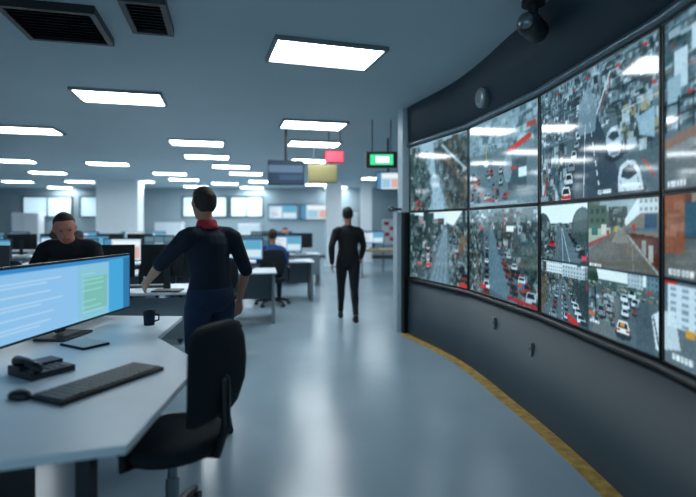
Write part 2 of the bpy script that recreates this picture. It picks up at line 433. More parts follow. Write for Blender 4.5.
def p_T3():
    p = Pic(220, 136, (84, 104, 114))
    gr = [(80, 102, 112), (114, 138, 150), (58, 78, 86), (160, 182, 194), (70, 84, 86), (190, 208, 218), (46, 62, 66)]
    for (a, b, n) in ((0, .27, 200), (.27, .60, 240), (.60, 1, 300)):
        p.cell(a, 0, b, .5); p.rect(0, 0, 1, 1, (84, 106, 116))
        p.poly([(0, 0), (1, 0), (1, .15), (0, .3)], (140, 168, 182), .6)
        p.clutter(n, 0, 0, 1, 1, gr, .13, .8, .6)
        for k in range(7): p.line(0, k*.16+.05, 1, k*.16-.02, .018, random.choice([(150, 174, 186), (46, 62, 68)]), .55)
        p.clutter(8, 0, .3, 1, 1, [(220, 232, 240), (210, 222, 232)], .12, .5, .75)
        p.clutter(2, 0, 0, 1, .9, [(200, 72, 62)], .05, .4, .9); p.clutter(120, 0, 0, 1, 1, gr, .05, 1.6, .6)
        p.frame((120, 140, 150), .012)
    p.cell(0, 0, 1, 1)
    for u, v in ((.48, .06), (.36, .1), (.72, .08), (.9, .04), (.18, .06), (.95, .3)): p.rect(u, v, u+.028, v+.02, (206, 66, 58))
    p.rect(0, .5, 1, 1, (88, 108, 118))
    p.cell(.0, .5, .30, 1); p.clutter(220, 0, 0, 1, 1, gr+[(120, 112, 96)], .12, 1.2, .7); p.line(.1, .95, .3, .6, .04, (212, 60, 50)); p.line(.3, .6, .28, .2, .03, (190, 80, 60), .7); p.rect(0, .9, .3, .98, (150, 170, 180), .8)
    p.cell(0, 0, 1, 1)
    p.poly([(.44, .36), (.56, .34), (.80, 1), (.27, 1)], (66, 84, 98)); p.poly([(.42, .25), (.5, .12), (.58, .3), (.56, .5), (.4, .5)], (132, 158, 172), .8)
    p.line(.475, .42, .46, 1, .006, (190, 206, 214))
    for t in np.arange(0, 1, .13): p.line(.515+.09*t, .42+.58*t, .515+.09*(t+.07), .42+.58*(t+.07), .005+.006*t, (210, 222, 228))
    for i, (u, v, w) in enumerate(((.41, .5, .04), (.395, .56, .045), (.37, .64, .055), (.345, .73, .065), (.32, .83, .075), (.29, .95, .095))):
        p.car(u, v, w, w*1.5, [(190, 204, 214), (150, 168, 180), (210, 222, 230), (120, 138, 150), (196, 208, 216), (220, 228, 234)][i], i > 4)
    p.rect(.245, .965, .335, .995, (226, 52, 48))
    p.poly([(.66, .42), (1, .4), (1, 1), (.84, 1)], (96, 114, 124), .9)
    p.clutter(160, .72, .36, 1, .66, gr+[(168, 160, 120)], .04, 1.6, .75)
    p.poly([(.86, .5), (.97, .46), (.97, .66), (.88, .62)], (150, 184, 204), .9); p.line(.76, .42, 1, .39, .012, (170, 188, 198))
    p.blob(.71, .7, .07, .06, (44, 58, 68), .8)
    p.poly([(.645, .60), (.655, .54), (.69, .505), (.73, .51), (.755, .56), (.76, .66), (.745, .715), (.70, .73), (.665, .70)], (168, 186, 198)); p.poly([(.66, .575), (.69, .545), (.73, .55), (.745, .59), (.70, .61)], (66, 86, 98)); p.rect(.67, .62, .745, .65, (196, 210, 220)); p.blob(.70, .53, .025, .015, (206, 220, 228)); p.rect(.68, .69, .74, .71, (110, 128, 140))
    p.blob(.82, .97, .1, .05, (40, 52, 62), .8)
    p.poly([(.735, .98), (.735, .88), (.75, .80), (.80, .765), (.85, .78), (.885, .86), (.905, .98)], (190, 206, 216)); p.poly([(.757, .875), (.77, .825), (.805, .80), (.84, .815), (.862, .865), (.81, .90)], (58, 76, 88)); p.rect(.80, .775, .83, .79, (214, 226, 234)); p.line(.75, .9, .79, .98, .006, (110, 128, 140)); p.line(.865, .89, .885, .97, .006, (110, 128, 140)); p.rect(.76, .93, .88, .945, (214, 226, 232))
    p.line(.9, .78, .97, .9, .012, (210, 70, 60)); p.line(.57, .38, .68, .1, .012, (180, 196, 204)); p.line(.6, .36, .69, .14, .006, (204, 80, 70))
    p.caption(.58, .95, n=8, w=.01, h=.025)
    p.grain(7); p.soft(1); return p
def p_B3():
    p = Pic(220, 136)
    p.cell(0, 0, .5, .5); p.street(.5, .34, .3, .95, (214, 230, 238), lanes=3)
    p.poly([(0, 0), (1, 0), (1, .26), (.6, .34), (.2, .34), (0, .2)], (218, 234, 242)); p.blob(.05, .45, .2, .3, (52, 72, 72), .9); p.blob(.9, .4, .2, .32, (76, 98, 98), .85)
    p.clutter(60, .0, .25, .45, .7, [(64, 84, 84), (96, 116, 118), (140, 156, 158)], .07, 1.4, .7)
    p.poly([(.46, .38), (.52, .38), (.98, 1), (.3, 1)], (96, 118, 130)); p.line(.47, .4, .38, 1, .012, (150, 120, 110)); p.line(.5, .42, .66, 1, .012, (184, 200, 208)); p.line(.49, .42, .52, 1, .01, (184, 200, 208))
    p.car(.28, .7, .13, .16, (204, 44, 48)); p.queue(.58, .42, 1.02, 8, .15, .85, .17, cols=[(70, 84, 92), (44, 56, 64), (150, 164, 172)]); p.rect(.88, .86, .98, .93, (236, 60, 80)); p.frame((60, 76, 84))
    p.cell(.5, 0, 1, .5); p.rect(0, 0, 1, 1, (124, 128, 124)); p.rect(.2, 0, .75, .3, (150, 172, 180))
    p.poly([(0, 0), (.3, .12), (.42, .36), (.38, .48), (0, .72)], (92, 116, 100)); p.building(.02, .08, .3, .36, (86, 110, 92), (52, 72, 66), 3, 2); p.poly([(0, .42), (.36, .4), (.36, .5), (0, .66)], (168, 176, 158)); p.rect(.06, .38, .16, .52, (66, 128, 116)); p.rect(.22, .36, .3, .5, (196, 200, 188)); p.poly([(0, .64), (.38, .48), (.38, .52), (0, .72)], (172, 84, 72)); p.rect(.3, .44, .35, .5, (180, 70, 84))
    p.rect(.34, .1, .6, .4, (84, 92, 90)); p.clutter(30, .34, .08, .6, .4, [(120, 130, 128), (64, 74, 74), (150, 160, 158)], .06, 1, .8)
    p.poly([(.52, .4), (.74, .0), (1, 0), (1, .9), (.6, .5)], (140, 130, 116)); p.poly([(.56, .3), (.74, 0), (.86, 0), (.86, .12), (.58, .38)], (210, 220, 224)); p.building(.75, .0, .98, .2, (196, 206, 210), (120, 136, 144), 4, 2)
    p.poly([(.6, .4), (1, .38), (1, .44), (.6, .44)], (90, 120, 140)); p.rect(.82, .22, .96, .4, (60, 92, 122)); p.poly([(.6, .46), (1, .52), (1, .95), (.66, .62)], (112, 66, 50)); p.rect(.78, .56, .84, .78, (150, 150, 146)); p.rect(.86, .62, .92, .84, (170, 170, 166)); p.rect(.66, .36, .7, .44, (206, 66, 54))
    p.poly([(.48, .42), (.58, .42), (1, .98), (1, 1), (0, 1), (0, .76)], (116, 112, 104)); p.poly([(.46, .42), (.56, .42), (.62, .6), (.5, .62), (.38, .6)], (152, 150, 142), .7); p.line(.6, .5, 1.0, 1.0, .02, (170, 170, 164)); p.line(.66, .6, .68, 1, .008, (150, 150, 146)); p.caption(.03, .94, n=5, w=.03, h=.04); p.rect(.42, .38, .46, .46, (190, 170, 70)); p.frame((60, 76, 84))
    p.cell(0, .5, .5, 1); p.street(.5, .25, .05, .8, (206, 222, 230), lanes=5)
    p.building(.15, .0, .5, .2, (206, 220, 228), (130, 150, 160), 8, 3); p.building(.5, .04, .95, .24, (180, 196, 204), (110, 132, 142), 8, 3)
    p.poly([(0, .3), (.18, .3), (.08, 1), (0, 1)], (120, 96, 72), .7); p.queue(.42, .3, .3, 10, .1, .9, .16, tail=False); p.queue(.5, .3, .62, 10, .1, .85, .16, tail=False); p.queue(.56, .3, .95, 9, .2, .95, .2, tail=False, cols=[(206, 218, 226), (190, 206, 214), (80, 96, 104)])
    p.poly([(.7, .25), (1, .35), (1, .9), (.88, .8)], (64, 80, 84), .85); p.poly([(.58, .82), (.84, .94), (.8, 1), (.62, .97)], (226, 44, 46)); p.rect(.97, .28, 1, .4, (206, 60, 60)); p.frame((60, 76, 84))
    p.cell(.5, .5, 1, 1); p.rect(0, 0, 1, 1, (98, 114, 122)); p.rect(0, 0, 1, .16, (216, 230, 238)); p.building(.6, .0, .8, .2, (170, 188, 198), (120, 140, 152), 5, 3); p.building(.84, .0, .98, .3, (110, 140, 156), (70, 96, 110), 3, 4)
    p.blob(.05, .15, .12, .2, (62, 88, 72)); p.blob(.5, .24, .3, .06, (90, 118, 108)); p.rect(0, .2, 1, .36, (90, 112, 112), .8); p.clutter(90, 0, .18, 1, .36, [(130, 150, 154), (66, 88, 86), (180, 194, 200), (150, 120, 90)], .05, .6, .75)
    p.poly([(.3, .36), (.5, .36), (.45, 1), (.05, 1)], (116, 124, 126)); p.clutter(60, .0, .35, .38, .75, [(130, 150, 160), (60, 76, 84), (180, 196, 206)], .06, 1, .8); p.line(.2, .36, .42, .72, .02, (150, 120, 80), .8); p.line(.12, .3, .14, .8, .02, (50, 66, 70))
    p.car(.22, .62, .12, .2, (120, 150, 160)); p.car(.34, .55, .1, .14, (150, 170, 182)); p.rect(.0, .68, .12, .73, (214, 120, 70))
    for u, v in ((.56, .36), (.58, .46), (.57, .56), (.66, .3), (.7, .4)): p.car(u, v, .1, .13, (206, 220, 228), False)
    p.car(.54, .78, .18, .24, (216, 224, 226)); p.rect(.5, .7, .56, .76, (230, 150, 50)); p.rect(.45, .86, .64, .92, (60, 70, 76)); p.car(.7, .52, .06, .08, (216, 60, 50)); p.rect(.85, .2, .9, .23, (230, 60, 56))
    p.poly([(.9, .5), (1, .4), (1, .92), (.95, .9)], (206, 220, 230)); p.line(.92, .5, .98, .85, .015, (70, 86, 96)); p.poly([(.7, .4), (.86, .36), (.95, 1), (.72, 1)], (84, 102, 112), .7); p.caption(.04, .8, n=4, w=.03, h=.04); p.frame((60, 76, 84))
    p.cell(0, 0, 1, 1); p.grain(6); p.soft(1); return p
def p_T4():
    p = Pic(180, 112, (104, 124, 134)); p.rect(0, 0, 1, .4, (84, 108, 118))
    p.clutter(420, 0, 0, 1, .62, [(66, 90, 100), (120, 146, 158), (160, 186, 200), (52, 70, 78), (196, 214, 224), (90, 96, 90)], .06, .8, .65)
    for k in range(9): p.line(0, .05+k*.07, 1, k*.075-.05, .006, (140, 166, 178), .6)
    p.rect(.06, .2, .14, .42, (186, 206, 218)); p.rect(.02, .34, .1, .5, (150, 178, 192)); p.rect(.16, .1, .3, .24, (190, 210, 222))
    p.clutter(10, 0, .1, 1, .6, [(218, 66, 56)], .03, .6, .95)
    for k in range(12): p.line(.01+k*.08, .66, .01+k*.08, .46, .008, (44, 60, 68))
    p.line(0, .5, 1, .4, .01, (44, 60, 68)); p.line(0, .58, 1, .48, .01, (44, 60, 68))
    p.poly([(0, .74), (1, .5), (1, 1), (0, 1)], (112, 118, 120)); p.poly([(0, .70), (1, .46), (1, .5), (0, .76)], (158, 118, 100), .9); p.poly([(0, .76), (1, .52), (1, .56), (0, .82)], (136, 140, 140))
    p.caption(.02, .95, n=6); p.grain(6); p.soft(1); return p
def p_B4():
    p = Pic(180, 112)
    p.cell(0, 0, 1, .5); p.rect(0, 0, 1, 1, (104, 108, 108)); p.rect(0, 0, 1, .35, (150, 140, 120)); p.clutter(120, 0, .0, 1, .5, [(104, 122, 104), (176, 90, 62), (196, 198, 186), (70, 90, 98), (206, 216, 220), (120, 70, 52)], .07, 1.2, .8)
    p.rect(0, 0, .12, .7, (170, 92, 58), .8); p.rect(.12, .1, .2, .5, (60, 100, 120)); p.poly([(0, .8), (.3, .45), (.6, .45), (1, .9), (1, 1), (0, 1)], (112, 112, 108)); p.line(.2, .95, .42, .5, .012, (180, 180, 176))
    p.caption(.03, .88, n=6, w=.018, h=.07)
    p.cell(0, .5, 1, 1); p.rect(0, 0, 1, 1, (104, 122, 132)); p.building(.02, .06, .3, .55, (196, 212, 222), (110, 140, 158), 4, 6); p.building(.3, .0, .6, .48, (150, 172, 186), (80, 108, 124), 5, 6); p.building(.62, .1, .96, .5, (120, 140, 150), (70, 92, 104), 5, 5)
    p.rect(0, .0, .08, .06, (220, 50, 46)); p.poly([(0, .62), (1, .46), (1, 1), (0, 1)], (104, 118, 126)); p.queue(.4, .5, .3, 6, .2, .8, .2); p.queue(.5, .5, .9, 6, .2, .9, .22); p.rect(.13, .54, .18, .62, (232, 160, 40))
    p.poly([(.0, .4), (.06, .36), (.1, .8), (0, .86)], (206, 220, 228), .8); p.caption(.05, .86, n=5, w=.018, h=.06)
    p.cell(0, 0, 1, 1); p.rect(0, .495, 1, .51, (40, 52, 60)); p.grain(6); p.soft(1); return p
def p_gen(seed, vu):
    random.seed(seed); p = Pic(100, 62); p.street(vu, .28, .3, .8, (200, 218, 226)); p.queue(vu, .3, .4, 8); p.queue(vu, .3, .9, 8); p.grain(8); p.soft(1); return p
pics = [(p_T1, p_B1), (p_T2, p_B2), (p_T3, p_B3), (p_T4, p_B4), (lambda: p_gen(3, .5), lambda: p_gen(4, .4))]
plabels = [
 ('leftmost upper video wall screen, showing a hazy pale avenue with dark verges', 'leftmost lower video wall screen, showing a road under a bright white patch of sky'),
 ('upper video wall screen second from the left, crowded traffic with a red strip', 'lower video wall screen second from the left, wide road between traffic lines'),
 ('large upper video wall screen, patchwork of views over a road with cars', 'large lower video wall screen split into four street views'),
 ('rightmost upper video wall screen, cut by the picture edge, showing railings', 'rightmost lower video wall screen, cut by the picture edge, split into two street views'),
 ('upper video wall screen beyond the right edge, street with queued cars', 'lower video wall screen beyond the right edge, street with queued cars')]
for i in range(4):
    a, b = WP[i], WP[i+1]; mid = (a+b)/2; L = (b-a).length
    dv = (b-a).normalized(); rz = math.atan2(dv.y, dv.x)
    for j, (z0, z1) in enumerate(((ZS, ZT), (ZB, ZS))):
        random.seed(100+i*2+j)
        t = thing('video_wall_screen', plabels[i][j], 'screen', (mid.x, mid.y, z0), rz, 'video wall screens')
        hh = z1-z0; g = .004; bz = .011
        w_ = L-g*2-.006
        bm = B(((0, .006, hh-.003-bz/2), (w_, .012, bz)), ((0, .006, .003+bz/2), (w_, .012, bz)),
               ((-w_/2+bz/2, .006, hh/2), (bz, .012, hh-.006-2*bz)), ((w_/2-bz/2, .006, hh/2), (bz, .012, hh-.006-2*bz)))
        new_obj('bezel', bm, M_black, t)
        new_obj('housing', B(((0, .033, hh/2), (w_-.002, .036, hh-.008))), M_dark, t)
        me = pics[i][j]().mesh('screen', w_-2*bz, hh-.006-2*bz, True)
        o = new_obj('screen', me, M_scr, t); o.location = (0, .008, hh/2)

# ------------------------------------------------------------------ room shell
YB, YF, XL, XR = -3.0, 21.0, -15.0, 3.4
struct('floor', B((((XL+XR)/2, (YB+YF)/2, -.05), (XR-XL, YF-YB, .1))), M_floor)
struct('ceiling', B((((XL+XR)/2, (YB+YF)/2, CEIL+.05), (XR-XL, YF-YB, .1))), M_ceil)
struct('wall_back', B((((XL+XR)/2, YF+.05, CEIL/2), (XR-XL, .1, CEIL))), M_wall)
struct('wall_left', B(((XL-.05, (YB+YF)/2, CEIL/2), (.1, YF-YB, CEIL))), M_wall)
struct('wall_far_right', B(((XR+.05, (YB+YF)/2, CEIL/2), (.1, YF-YB, CEIL))), M_wall)
struct('baseboard_back', B((((XL+XR)/2, YF-.012, .06), (XR-XL-.02, .024, .12))), M_dark)
# yellow floor line hugging the bulkhead
A = offs(base_in, .003); Bo = offs(offs(base_in, .055), .055); bm = bmesh.new()
strip(bm, A, .003, Bo, .003); bm2 = bm
strip(bm, Bo, .003, Bo, .0); strip(bm, A, .0, A, .003)
o = new_obj('floor_line', bm, M_yellow); tag(o, 'worn yellow line on the floor along the foot of the curved video wall', 'floor marking')

# windows in the back wall
for k, (x0, x1) in enumerate(((-13.6, -11.6), (-11.2, -9.4), (-6.9, -5.1), (-4.9, -3.6))):
    o = struct('window_%d' % (k+1), B((((x0+x1)/2, YF-.02, 2.15), (x1-x0, .03, .8))), M_win)
    fr = B((((x0+x1)/2, YF-.04, 2.57), (x1-x0+.1, .06, .05)), (((x0+x1)/2, YF-.04, 1.73), (x1-x0+.1, .06, .05)),
           ((x0-.025, YF-.04, 2.15), (.05, .06, .8)), ((x1+.025, YF-.04, 2.15), (.05, .06, .8)), (((x0+x1)/2, YF-.04, 2.15), (.04, .05, .8)))
    f = new_obj('window_frame', fr, M_dark, o)
# pillars
def pillar(x, y, w, d, n, m=M_pillar):
    bm = B(((x, y, CEIL/2), (w, d, CEIL-.004)))
    for zz in (.08,): box(bm, (x, y, zz), (w+.04, d+.04, .155))
    struct('wall_pillar_%d' % n, bm, m)
p = at(120, 224, 17.5); pillar(p[0], 17.5, 1.45, .5, 1)
p = at(334, 224, 17.5); pillar(p[0], 17.5, .55, .5, 2)
p = at(366, 224, 18.5); pillar(p[0], 18.5, .42, .42, 3)

# ------------------------------------------------------------------ ceiling lights
def light_proto():
    t = thing('ceiling_light', '', 'ceiling light', (0,0,CEIL), 0, 'ceiling light panels')
    w, d = .92, .56
    fr = B(((0, d/2+.015, -.017), (w+.06, .03, .034)), ((0, -d/2-.015, -.017), (w+.06, .03, .034)), ((w/2+.015, 0, -.017), (.03, d, .034)), ((-w/2-.015, 0, -.017), (.03, d, .034)))
    new_obj('frame', fr, M_grey, t)
    new_obj('diffuser', B(((0, 0, -.013), (w, d, .022))), M_diff, t)
    return t
L0 = light_proto()
lights = [(325,53,'large ceiling light panel nearest the camera, above the aisle',1.0),
 (313,124,'second ceiling light panel along the aisle behind the big nearest one',1),
 (314,143,'third ceiling light panel along the aisle, left of the red sign',1),
 (311,160,'fourth ceiling light panel along the aisle, above the hanging black monitor',1),
 (121,96,'large ceiling light panel at the left, between the black vents and the white pillar',1),
 (197,142,'ceiling light panel above the standing person with the red collar',1),
 (207,156,'small ceiling light panel just behind the one above the red-collared person',1),
 (231,166,'third ceiling light panel in the line above the red-collared person',1),
 (26,129,'ceiling light panel at the far left edge of the picture',1),
 (108,163,'ceiling light panel right above the wide white pillar',1),
 (170,173,'ceiling light panel just right of the wide white pillar, nearer one',1),
 (184,179,'ceiling light panel just right of the wide white pillar, farther one',1),
 (48,172,'ceiling light panel left of the wide white pillar, nearer one',1),
 (80,181,'ceiling light panel left of the wide white pillar, farther one',1),
 (246,173,'ceiling light panel left of the hanging black monitor',1),
 (318,184,'distant ceiling light panel below the ochre hanging sign',1),
 (371,192,'distant ceiling light panel at the narrow pillar by the video wall end',1),
 (376,178,'ceiling light panel under the green lit sign',1),
 (262,181,'distant ceiling light panel behind the hanging black monitor, left one',1),
 (225,183,'distant ceiling light panel right of the standing person\'s head',1),
 (140,181,'distant ceiling light panel directly over the right edge of the wide white pillar',1),
 (12,160,'ceiling light panel left of the seated person, above their head',1),
 (288,190,'most distant ceiling light panel behind the hanging black monitor',1),
 (252,187,'most distant ceiling light panel left of the cyan wall display',1),
 (336,187,'most distant ceiling light panel right in front of the middle pillar',1),
 (196,186,'most distant ceiling light panel left of the red-collared person\'s head',1),
 (60,187,'most distant ceiling light panel above the far left windows',1),
 (18,181,'distant ceiling light panel at the left edge above the windows',1)]
for i, (px, py, lb, s) in enumerate(lights):
    z = F*(CEIL-EYE)/(224-py)
    x = (px-348)/F*z
    if i == 0: o = L0; o.location = (x, z, CEIL); o['label'] = lb
    else: o = dup(L0, (x, z, CEIL), 0, lb)
    o.rotation_euler = (0, 0, math.radians(14 if i else 17))

# ------------------------------------------------------------------ dark ceiling fixtures, cameras, signs
def vent(name, px, py, w, d, label, m, m2):
    z = F*(CEIL-EYE)/(224-py); x = (px-348)/F*z
    t = thing(name, label, 'ceiling vent', (x, z, CEIL), math.radians(14))
    fr = bmesh.new()
    box(fr, (0, d/2, -.03), (w, .04, .06)); box(fr, (0, -d/2, -.03), (w, .04, .06)); box(fr, (w/2-.02, 0, -.03), (.04, d-.04, .06)); box(fr, (-w/2+.02, 0, -.03), (.04, d-.04, .06))
    new_obj('frame', fr, m, t)
    new_obj('backing', B(((0, 0, -.006), (w-.08, d-.04, .012))), M_black, t)
    bm = bmesh.new(); r = Matrix.Rotation(math.radians(35), 3, 'X'); n = int(d/.06)
    for k in range(n): box(bm, (0, -d/2+.05+(d-.1)*k/(n-1), -.036), (w-.085, .045, .004), r)
    new_obj('louvre', bm, m2, t)
vent('ceiling_vent', 60, 20, .62, .62, 'black louvred square vent in the ceiling at the top left', M_black, M_black)
vent('ceiling_vent', 148, 12, .30, .55, 'narrow dark grey vent in the ceiling, right of the black square one', M_dark, M_dark)

# round camera on the header, small
def dome_camera(loc, rz, label, s=1.0, dark=False):
    t = thing('security_camera', label, 'security camera', loc, rz)
    bm = bmesh.new(); cyl(bm, (0, 0), .05*s, -.02*s, 0, 24); new_obj('mount', bm, M_dark, t, smooth=False)
    bm = bmesh.new(); cyl(bm, (0, 0), .022*s, -.08*s, -.0201*s, 16); new_obj('stem', bm, M_dark, t)
    bm = bmesh.new(); tube(bm, [(0, .06*s, -.115*s), (0, -.07*s, -.125*s)], .052*s, 20, True); new_obj('camera_body', bm, M_dark if dark else M_grey, t, smooth=True)
    bm = bmesh.new(); tube(bm, [(0, -.115*s, -.128*s), (0, -.125*s, -.1285*s)], .032*s, 20, False); new_obj('lens', bm, M_black if not dark else M_metal, t, smooth=True)
# header surface at depth y
def header_pt(px, py):
    best = None
    for i in range(len(rail_in)):
        for k in range(21):
            f = k/20; q = rail_in[i].lerp(top_in[i], f); zz = ZT+.045+(CEIL-ZT-.045)*f
            if q.y <= .3: continue
            u = 348+F*q.x/q.y; v = 224-F*(zz-EYE)/q.y
            e = (u-px)**2+(v-py)**2
            if best is None or e < best[0]: best = (e, q, zz)
    return best
e, q, zz = header_pt(484, 98)
t = thing('wall_speaker', 'small round grey speaker on the dark header above the upper screens', 'speaker', (q.x-.012, q.y, zz), math.radians(-68))
bm = bmesh.new(); loft(bm, [((0, .03, 0), (.05,0,0), (0,0,.05)), ((0, -.0, 0), (.075,0,0), (0,0,.095)), ((0, -.05, 0), (.075,0,0), (0,0,.095)), ((0, -.065, 0), (.06,0,0), (0,0,.08))], 28)
new_obj('housing', bm, M_grey, t, smooth=False)
bm = bmesh.new(); loft(bm, [((0, -.0651, 0), (.055,0,0), (0,0,.074)), ((0, -.070, 0), (.045,0,0), (0,0,.064))], 28); new_obj('grille', bm, M_metal, t)
zc = F*(CEIL-EYE)/(224-2)
dome_camera(((541-348)/F*zc-.06, zc-.02, CEIL), math.radians(-35), 'dark security camera hanging from the ceiling edge above the large upper screen', 1.55, True)
# small fixings on the lower bulkhead
for (px, py, lb) in ((497, 322, 'small pale cable outlet on the grey bulkhead, left one of two'), (529, 347, 'small pale cable outlet on the grey bulkhead, right one of two')):
    best = None
    for i in range(len(rail_in)-1):
        for k in range(21):
            f = k/20; q = base_in[i].lerp(rail_in[i], f); z2 = (ZB-.035)*f
            if q.y <= .3: continue
            e = (348+F*q.x/q.y-px)**2+(224-F*(z2-EYE)/q.y-py)**2
            if best is None or e < best[0]: best = (e, q, z2, i)
    e, q, z2, i = best
    tt = (rail_in[i+1]-rail_in[i]).normalized(); rz = math.atan2(tt.y, tt.x)
    t = thing('cable_outlet', lb, 'outlet', (q.x-.004, q.y, z2-.04), rz)
    new_obj('plate', B(((0, -.004, .04), (.04, .024, .10))), M_grey, t, bevel=.003)
    new_obj('socket', B(((0, -.018, .045), (.012, .004, .014))), M_dark, t)

# hanging signs and monitors
def rod(t, pts, r=.008, m=M_dark, name='hanger'):
    for x, z0, z1 in pts:
        bm = bmesh.new(); cyl(bm, (x, 0), r, z0, z1, 10); new_obj(name, bm, m, t)
def hanging_sign(name, px0, py0, px1, py1, z, label, cat, face_m, frame_m, depth=.06, fs=.9):
    a = at(px0, py0, z); b = at(px1, py1, z); w = b[0]-a[0]; h = a[2]-b[2]
    t = thing(name, label, cat, ((a[0]+b[0])/2, z, b[2]), 0)
    new_obj('case', B(((0, 0, h/2), (w, depth, h))), frame_m, t, bevel=.006)
    new_obj('face', B(((0, -depth/2-.003, h/2), (w*fs, .006, h*(fs-.08)))), face_m, t)
    rod(t, [(-w*.3, h, CEIL-b[2]), (w*.3, h, CEIL-b[2])])
    return t, w, h, depth
hanging_sign('hanging_sign', 325, 151, 344, 163, 8.2, 'small red sign hanging from the ceiling over the aisle', 'sign', M_redsign, M_red, .05)
hanging_sign('hanging_sign', 308, 165, 337, 183, 9.6, 'ochre panel sign hanging beside the black monitor', 'sign', M_yelsign, M_yelsign, .05)
t, w, h, dp = hanging_sign('exit_sign', 366, 152, 397, 168, 7.3, 'green lit sign in a dark case hanging by the video wall end', 'sign', M_green, M_black, .08, .74)
new_obj('lit_panel', B(((.01, -dp/2-.0085, h*.5), (w*.42, .004, h*.36))), M_whl, t)

def mon_pic(k):
    random.seed(k)
    p = Pic(64, 36, (128, 176, 210))
    if k == 0:
        p = Pic(120, 40, (126, 182, 222)); p.rect(0, 0, 1, .07, (50, 130, 190)); p.rect(.0, .07, .55, 1, (132, 184, 224)); p.rect(.56, .1, .78, 1, (126, 186, 204)); p.rect(.60, .3, .78, .85, (112, 178, 160), .8); p.rect(.8, .05, 1, 1, (64, 158, 206)); p.rect(.93, .05, 1, 1, (40, 110, 160))
        for j in range(14): p.rect(.03, .14+j*.06, .03+random.uniform(.2, .48), .155+j*.06, (176, 206, 232), .7)
        for j in range(9): p.rect(.58, .14+j*.09, .58+random.uniform(.08, .18), .16+j*.09, (150, 204, 214), .7)
    elif k == 1:
        p.rect(0, 0, 1, .1, (60, 120, 160)); p.rect(.05, .15, .45, .9, (214, 228, 238)); p.rect(.5, .15, .95, .5, (90, 160, 190)); p.rect(.5, .55, .95, .9, (200, 220, 230))
        for j in range(9): p.rect(.08, .2+j*.075, .08+random.uniform(.1, .33), .225+j*.075, (100, 120, 136))
    elif k == 2:
        p.rect(0, 0, 1, 1, (40, 60, 74)); 
        for j in range(3):
            for i in range(3): p.rect(.03+i*.32, .05+j*.32, .32+i*.32, .33+j*.32, random.choice([(90, 120, 136), (120, 150, 160), (70, 96, 110), (160, 186, 196)]))
    else:
        p.rect(0, 0, 1, 1, (196, 214, 226)); p.rect(0, 0, .2, 1, (70, 130, 170)); p.rect(.25, .1, .95, .3, (226, 236, 242)); p.rect(.25, .4, .6, .9, (150, 190, 212)); p.rect(.65, .4, .95, .9, (226, 120, 90), .5)
    return p
def monitor_parts(t, w, h, zc, pic, base=True, y=0):
    """monitor standing at z=0, screen centre at zc, faces -Y"""
    bm = bmesh.new(); box(bm, (0, y+.012, zc), (w, .024, h)); box(bm, (0, y+.034, zc), (w*.6, .02, h*.6))
    new_obj('housing', bm, M_black, t, bevel=.003)
    o = new_obj('screen', pic.mesh('screen', w-.03, h-.03), M_mon, t); o.location = (0, y-.0015, zc)
    if base:
        bm = bmesh.new(); box(bm, (0, y+.066, zc/2+.03), (.07, .025, zc)); box(bm, (0, y+.052, zc), (.08, .03, .08)); new_obj('stand', bm, M_dark, t, bevel=.003)
        bm = bmesh.new(); box(bm, (0, y+.04, .008), (.28, .2, .016)); new_obj('base', bm, M_dark, t, bevel=.005)
def hang_monitor(px0, py0, px1, py1, z, label, pic, rz=0):
    a = at(px0, py0, z); b = at(px1, py1, z); w = b[0]-a[0]; h = a[2]-b[2]
    t = thing('hanging_monitor', label, 'monitor', ((a[0]+b[0])/2, z, b[2]), rz)
    monitor_parts(t, w, h, h/2, pic, base=False)
    bm = bmesh.new(); cyl(bm, (0, .06), .02, h/2, CEIL-b[2]-.001, 12); box(bm, (0, .05, h/2), (.12, .04, .12)); new_obj('hanger', bm, M_black, t)
darkp = Pic(32, 20, (40, 62, 84)); darkp.rect(0, .2, 1, .5, (90, 118, 146)); darkp.rect(.3, .6, 1, .8, (60, 84, 116))
hang_monitor(268, 160, 304, 185, 8.0, 'black monitor hanging from the ceiling left of the ochre sign', darkp, math.radians(8))
hang_monitor(376, 172, 400, 190, 8.8, 'bright hanging monitor below the green lit sign', mon_pic(3), math.radians(-6))

# camera on a bracket at the end column
a_ = at(391, 209, 6.45)
t = thing('security_camera', 'small black camera on a bracket sticking out from the end column of the video wall', 'security camera', a_, 0)
bm = bmesh.new(); tube(bm, [(.0, -.05, 0), (0, .07, 0)], .036, 16); new_obj('camera_body', bm, M_black, t, smooth=True)
bm = bmesh.new(); tube(bm, [(.02, .02, .0), (c0.x-a_[0]-.03, c0.y-a_[1], .0)], .014, 10); new_obj('bracket', bm, M_black, t)
bm = bmesh.new(); tube(bm, [(0, -.082, 0), (0, -.09, 0)], .02, 14, False); new_obj('lens', bm, M_grey, t)
# back wall displays and cabinets
disp = [(268, 204, 298, 220, 1), (300, 204, 330, 220, 3)]
words = ['cyan wall display on the back wall, left of the pale display', 'pale wall display on the back wall, the one next to the middle pillar']
for (x0, y0, x1, y1, k), lb in zip(disp, words):
    z = YF-.08; a = at(x0, y0, z); b = at(x1, y1, z); w = b[0]-a[0]; h = a[2]-b[2]
    t = thing('wall_display', lb, 'screen', ((a[0]+b[0])/2, z, b[2]), 0, 'displays on the back wall')
    new_obj('housing', B(((0, .035, h/2), (w, .07, h))), M_black, t)
    o = new_obj('screen', mon_pic(k).mesh('screen', w-.06, h-.06), M_mon, t); o.location = (0, -.002, h/2)
def cabinet(x, y, w, h, label, group=None):
    t = thing('storage_cabinet', label, 'cabinet', (x, y, 0), 0, group)
    new_obj('body', B(((0, .2, h/2), (w, .4, h))), M_pillar, t, bevel=.004)
    for s in (-1, 1):
        dd = new_obj('door', B(((s*w/4, -.011, h/2), (w/2-.012, .02, h-.04))), M_white, t, bevel=.003)
        new_obj('handle', B(((s*.05, -.028, h/2), (.015, .014, .16))), M_metal, dd)
